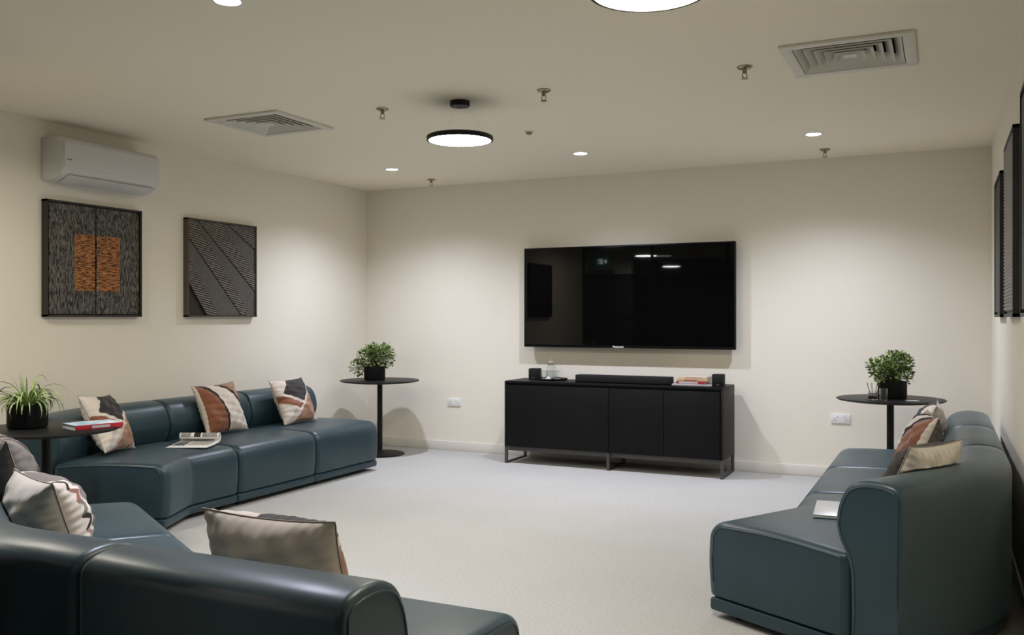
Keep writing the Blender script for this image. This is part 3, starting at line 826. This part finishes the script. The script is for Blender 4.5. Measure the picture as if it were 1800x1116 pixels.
# ------------------------------------------------------------------ wall art, left wall
AZ0, AZ1 = 1.305, 2.080
def frame(t, hw_, z0, z1, x0, x1, m_, w=.014):
    bm = bmesh.new()
    box(bm, x0, x1, -hw_, -hw_ + w, z0, z1); box(bm, x0, x1, hw_ - w, hw_, z0, z1)
    box(bm, x0, x1, -hw_, hw_, z0, z0 + w); box(bm, x0, x1, -hw_, hw_, z1 - w, z1); obj('frame', bm, m_, t)
t = thing('wall_art', 'square dark wood panel with copper centre under the air conditioner', 'wall art', (XL, 4.426, 0))
frame(t, .392, AZ0, AZ1, 0, .048, 'artframe')
obj('backing', box(bmesh.new(), .002, .02, -.38, .38, AZ0 + .01, AZ1 - .01), 'artframe', t)
for s in (-1, 1):
    y0, y1 = (-.365, -.005) if s < 0 else (.005, .372)
    obj('wood_board', box(bmesh.new(), .02, .038, y0, y1, AZ0 + .018, AZ1 - .018, .002), 'wood', t)
    y0, y1 = (-.172, -.006) if s < 0 else (.006, .205)
    bm = bmesh.new(); NZ, NY = 90, 26; z0_, z1_ = AZ0 + .175, AZ0 + .565; rw = []
    for j in range(NZ + 1):
        rw.append([bm.verts.new((.044 + .007 * noise.noise(Vector((i * .5 + s * 9, j * 1.1, 2))) if 0 < j < NZ and 0 < i < NY else .036, y0 + (y1 - y0) * i / NY, z0_ + (z1_ - z0_) * j / NZ)) for i in range(NY + 1)])
    for j in range(NZ):
        for i in range(NY): bm.faces.new((rw[j][i], rw[j][i + 1], rw[j + 1][i + 1], rw[j + 1][i]))
    obj('copper_inlay', bm, 'copper', t, None)

t = thing('wall_art', 'grey panel of diagonal ridged planks on the left wall', 'wall art', (XL, 5.655, 0))
frame(t, .392, AZ0, AZ1, 0, .048, 'artframe_brown', .012)
obj('backing', box(bmesh.new(), .002, .018, -.38, .38, AZ0 + .01, AZ1 - .01), 'artframe', t)
# diagonal planks clipped to the frame; q = distance across the diagonal
def clip(poly, a, b, c):          # keep a*y + b*z <= c
    out = []
    for i in range(len(poly)):
        p, q = poly[i], poly[(i + 1) % len(poly)]
        fp, fq = a * p[0] + b * p[1] - c, a * q[0] + b * q[1] - c
        if fp <= 0: out.append(p)
        if fp * fq < 0:
            k = fp / (fp - fq); out.append((p[0] + (q[0] - p[0]) * k, p[1] + (q[1] - p[1]) * k))
    return out
HW, ZC, HZ = .378, (AZ0 + AZ1) / 2, .373
rect = [(-HW, ZC - HZ), (HW, ZC - HZ), (HW, ZC + HZ), (-HW, ZC + HZ)]
def prism(bm, poly, x0, x1):
    if len(poly) < 3: return
    A = [bm.verts.new((x0, y, z)) for y, z in poly]; B = [bm.verts.new((x1, y, z)) for y, z in poly]
    n = len(poly)
    bm.faces.new(A[::-1]); bm.faces.new(B)
    for k in range(n): bm.faces.new((A[k], A[(k + 1) % n], B[(k + 1) % n], B[k]))
# seams between planks, top right to bottom left: two points each in panel fractions (across, down)
SEAMS = [((.69, .07), (1, .25)), ((.56, .08), (1, .52)), ((.16, .02), (1, .73)), ((.24, .18), (.92, .99)), ((.06, .24), (.77, .99)), ((.08, .50), (.41, .97)), ((.06, .73), (.24, .97))]
def half(seam, keep_above, inset=.003):
    (s0, t0), (s1, t1) = seam
    y0, z0, y1, z1 = -HW + 2 * HW * s0, ZC + HZ - 2 * HZ * t0, -HW + 2 * HW * s1, ZC + HZ - 2 * HZ * t1
    a, b = z0 - z1, y1 - y0; L = sqrt(a * a + b * b); a /= L; b /= L       # (a, b) points up and right
    c = a * y0 + b * z0
    return (-a, -b, -(c + inset)) if keep_above else (a, b, c - inset)
kinds = ['r', 'p', 'r', 'p', 'r', 'p', 'r', 'd']
for i, kd in enumerate(kinds):
    base_ = rect
    if i > 0: base_ = clip(base_, *half(SEAMS[i - 1], False))
    if i < 7: base_ = clip(base_, *half(SEAMS[i], True))
    if len(base_) < 3: continue
    bm = bmesh.new(); top = .030 if kd == 'r' else (.034 if kd == 'p' else .022)
    prism(bm, base_, .016, top)
    if kd == 'r':
        for k in range(-46, 46):
            s0 = k * .0175
            px, pz = -sin(radians(-10)), cos(radians(-10))
            r_ = clip(clip(base_, px, pz, s0 + .010 + pz * ZC), -px, -pz, -(s0 + pz * ZC))
            if len(r_) >= 3:
                nf = len(bm.faces); prism(bm, r_, .026, .040); bm.faces.ensure_lookup_table()
                for f_ in bm.faces[nf:]: f_.material_index = 1
    obj('plank', bm, ['artframe' if kd in 'dr' else 'plank', 'ridge'], t, None)

# wall art, right wall
def right_art(y0, y1, z1, kind, label):
    t = thing('wall_art', label, 'wall art', (XR, (y0 + y1) / 2, 0))
    h = (y1 - y0) / 2; bm = bmesh.new(); w = .016; z0 = AZ0 - .002
    for a in ((-h, -h + w, z0, z1), (h - w, h, z0, z1), (-h, h, z0, z0 + w), (-h, h, z1 - w, z1)): box(bm, -.034, 0, a[0], a[1], a[2], a[3])
    obj('frame', bm, 'artdark', t)
    obj('backing', box(bmesh.new(), -.020, -.001, -h + .01, h - .01, z0 + .01, z1 - .01), 'artdark', t)
    if kind == 'weave':
        bm = bmesh.new(); nz_ = 46
        for j in range(nz_):
            zz = z0 + .03 + (z1 - z0 - .06) * j / nz_
            for i in range(12):
                yy = -h + .03 + (2 * h - .06) * i / 12; wy = (2 * h - .06) / 12
                pts = [(-.022, yy, zz), (-.033, yy + wy * .5, zz + .012), (-.022, yy + wy, zz + .02)]
                tube(bm, pts, .0055, 5)
        obj('woven_relief', bm, 'weave', t, 180)
    else:
        bm = bmesh.new()
        for k in range(3):
            a = -h + .03 + k * (2 * h - .06) / 3; box(bm, -.030, -.018, a + .004, a + (2 * h - .06) / 3 - .004, z0 + .03, z1 - .03, .002)
        obj('relief_panel', bm, 'artdark', t)
right_art(5.93, 6.56, 2.150, 'plain', 'narrow plain black art panel farthest along the right wall')
right_art(4.83, 5.54, 2.205, 'weave', 'black art panel with woven relief on the right wall, between the two plain ones')
right_art(3.72, 4.38, 2.25, 'plain', 'plain black art panel at the right edge, nearest the camera')

t = thing('wall_art', 'third dark art panel on the left wall, seen only mirrored in the television', 'wall art', (XL, 3.17, 0))
frame(t, .392, AZ0, AZ1, 0, .048, 'artframe')
obj('backing', box(bmesh.new(), .002, .03, -.38, .38, AZ0 + .012, AZ1 - .012), 'artdark', t)

# ------------------------------------------------------------------ ceiling fittings
def vent(x, y, label):
    t = thing('ceiling_vent', label, 'vent', (x, y, CH), 0, 'square four way ceiling air vents')
    h = .30; bm = bmesh.new()
    w = .055
    for a in ((-h, h, -h, -h + w), (-h, h, h - w, h), (-h, -h + w, -h + w, h - w), (h - w, h, -h + w, h - w)): box(bm, a[0], a[1], a[2], a[3], -.014, 0, .003)
    obj('frame', bm, 'vent', t)
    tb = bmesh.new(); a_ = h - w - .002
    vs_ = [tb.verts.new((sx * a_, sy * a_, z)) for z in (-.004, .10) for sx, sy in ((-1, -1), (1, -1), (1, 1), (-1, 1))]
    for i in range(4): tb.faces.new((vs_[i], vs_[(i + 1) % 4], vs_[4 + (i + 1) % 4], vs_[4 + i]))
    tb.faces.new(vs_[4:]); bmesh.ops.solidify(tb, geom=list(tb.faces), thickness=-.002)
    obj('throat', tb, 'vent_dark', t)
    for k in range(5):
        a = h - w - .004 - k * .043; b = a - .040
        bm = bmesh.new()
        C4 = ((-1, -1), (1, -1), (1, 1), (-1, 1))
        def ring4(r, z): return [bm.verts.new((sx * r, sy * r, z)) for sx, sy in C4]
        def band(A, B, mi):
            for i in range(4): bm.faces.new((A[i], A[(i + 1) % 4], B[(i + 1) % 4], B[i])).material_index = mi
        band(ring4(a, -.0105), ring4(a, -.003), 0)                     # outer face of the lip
        band(ring4(a, -.003), ring4(b, .034), 1)                       # duct side of the blade, gap shade painted dark
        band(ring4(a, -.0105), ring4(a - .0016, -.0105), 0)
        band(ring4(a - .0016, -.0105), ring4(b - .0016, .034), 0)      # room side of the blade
        obj('louvre', bm, ['vent', 'vent_gap_shade'], t, None)
    bm = bmesh.new()
    obj('centre_plate', box(bmesh.new(), -.030, .030, -.030, .030, -.009, -.006), 'vent', t)
    return t
# the louvres sit in a shallow recess of the ceiling slab: the vent hangs slightly proud of it
v1 = vent(-4.07, 4.765, 'square louvred ceiling vent on the left, above the air conditioner side')
v2 = vent(-.42, 4.755, 'square louvred ceiling vent on the right')

def sprinkler(x, y, label):
    t = thing('sprinkler', label, 'sprinkler', (x, y, CH), ALPHA, 'brass fire sprinklers on the ceiling')
    obj('rosette', lathe(bmesh.new(), [(0, 0), (.040, 0), (.040, -.004), (.030, -.012), (.014, -.014), (0, -.014)], 28), 'chrome', t)
    obj('stem', lathe(bmesh.new(), [(0, -.013), (.012, -.013), (.012, -.03), (.008, -.036), (0, -.036)], 16), 'chrome', t)
    bm = bmesh.new()
    for s in (-1, 1): tube(bm, [(s * .009, 0, -.03), (s * .013, 0, -.045), (s * .004, 0, -.062)], .003, 6)
    obj('yoke', bm, 'chrome', t)
    obj('deflector', lathe(bmesh.new(), [(0, -.061), (.018, -.061), (.018, -.064), (0, -.064)], 20), 'chrome', t)
for x, y, l in ((-3.158, 4.735, 'brass ceiling sprinkler left of the pendant lamp'), (-2.065, 4.741, 'brass ceiling sprinkler right of the pendant lamp'), (-.934, 4.75, 'brass ceiling sprinkler beside the right vent'),
                (-4.354, 7.347, 'small brass ceiling sprinkler near the back left corner'), (-.832, 7.342, 'small brass ceiling sprinkler near the back wall at the right')):
    sprinkler(x, y, l)
t = thing('ceiling_sensor', 'tiny grey sensor dome on the ceiling behind the pendant lamp', 'sensor', (-2.619, 5.754, CH))
obj('base', lathe(bmesh.new(), [(0, 0), (.032, 0), (.032, -.008), (0, -.008)], 24), 'vent', t)
obj('dome', lathe(bmesh.new(), [(.022, -.008), (.02, -.018), (.012, -.025), (0, -.027)], 20), 'chrome', t)

def pendant(x, y, label, em='emit'):
    t = thing('pendant_lamp', label, 'lamp', (x, y, CH), 0, 'flat round pendant lamps')
    obj('canopy', lathe(bmesh.new(), [(0, 0), (.060, 0), (.060, -.028), (.056, -.032), (0, -.032)], 32), 'black', t)
    obj('ring', lathe(bmesh.new(), [(.0, -.208), (.19, -.208), (.198, -.212), (.200, -.218), (.200, -.236), (.196, -.238), (.187, -.238), (.187, -.226), (0, -.226)], 64), 'black', t)
    obj('diffuser', lathe(bmesh.new(), [(.1868, -.2275), (.1868, -.236), (.14, -.2372), (0, -.2375)], 64), em, t)
    for k in range(3):
        a = k * 2 * pi / 3 + .5; bm = bmesh.new(); tube(bm, [(.045 * cos(a), .045 * sin(a), -.03), (.17 * cos(a), .17 * sin(a), -.21)], .0004, 5); obj('wire', bm, 'vent', t)
    return t
pendant(-2.63, 4.775, 'flat round pendant lamp with black rim hanging in the middle of the ceiling')
pendant(-.87, 2.86, 'flat round pendant lamp cut by the top edge of the photo')
pendant(-4.42, 2.68, 'flat round pendant lamp over the left table, outside the photo')
pendant(-4.65, .20, 'far lobby pendant lamp reflected higher in the television screen', 'emit_back')
pendant(-.90, -.70, 'unseen pendant lamp added as fill light behind the camera', 'emit_fill')  # unseen lamp, added to brighten the cushion backs
pendant(-5.15, -3.2, 'far lobby pendant lamp reflected lower in the television screen', 'emit_back')

DL = []
def downlight(x, y, label, e=1.0):
    t = thing('downlight', label, 'lamp', (x, y, CH), 0, 'recessed round ceiling downlights')
    obj('trim', lathe(bmesh.new(), [(.050, 0), (.064, 0), (.064, -.004), (.054, -.006), (.050, -.003)], 40), 'white_plastic', t)
    obj('lens', lathe(bmesh.new(), [(.0505, -.0015), (.045, -.004), (0, -.0045)], 40), 'emit_dl', t)
    DL.append((x, y, e))
downlight(-4.364, 6.692, 'recessed round downlight over the far end of the left sofa')
downlight(-2.598, 6.688, 'recessed round downlight in front of the television')
downlight(-.836, 6.694, 'recessed round downlight near the right table')
downlight(-2.649, 2.84, 'recessed round downlight cut by the top edge of the photo', 1.3)
# exit sign and door at the far lobby wall (mirrored in the television)
t = thing('exit_sign', 'green exit sign with white running figure in the lobby reflection', 'sign', (-5.73, -.575, 2.335), pi)
obj('box', box(bmesh.new(), -.13, .13, -.02, .02, -.06, .06, .004), 'exit_green', t)
bm = bmesh.new()
box(bm, .05, .062, -.0225, -.0195, -.045, .045)
for k in (-1, 1): box(bm, -.014, .014, -.0225, -.0195, -.004, .004, rot=Matrix.Translation((.056 + k * .008, 0, .036)) @ Matrix.Rotation(radians(45 * k), 4, 'Y'))
box(bm, -.02, .03, -.0225, -.0195, -.045, .045)
box(bm, -.10, -.05, -.0225, -.0195, -.03, .03)
obj('pictogram', bm, 'exit_white', t)
obj('wall_mount', box(bmesh.new(), -.03, .03, .018, .026, -.03, .03), 'black', t)

# ------------------------------------------------------------------ lamps
for x, y, e in DL:
    l = bpy.data.lights.new('downlight_beam', 'SPOT'); l.energy = 58 * e; l.color = (.92, .965, 1.18)
    l.spot_size = radians(138); l.spot_blend = 1.0; l.shadow_soft_size = .035
    o = bpy.data.objects.new('downlight_beam', l); COL.objects.link(o); o.location = (x, y, CH - .012)
w = bpy.data.worlds.new('world'); sc.world = w; w.use_nodes = True
w.node_tree.nodes['Background'].inputs['Color'].default_value = (.0, .0, .0, 1)

vs = sc.view_settings
vs.view_transform = 'Standard'; vs.look = 'None'; vs.gamma = 1; vs.use_curve_mapping = False; vs.exposure = 1.36
sc.display_settings.display_device = 'sRGB'
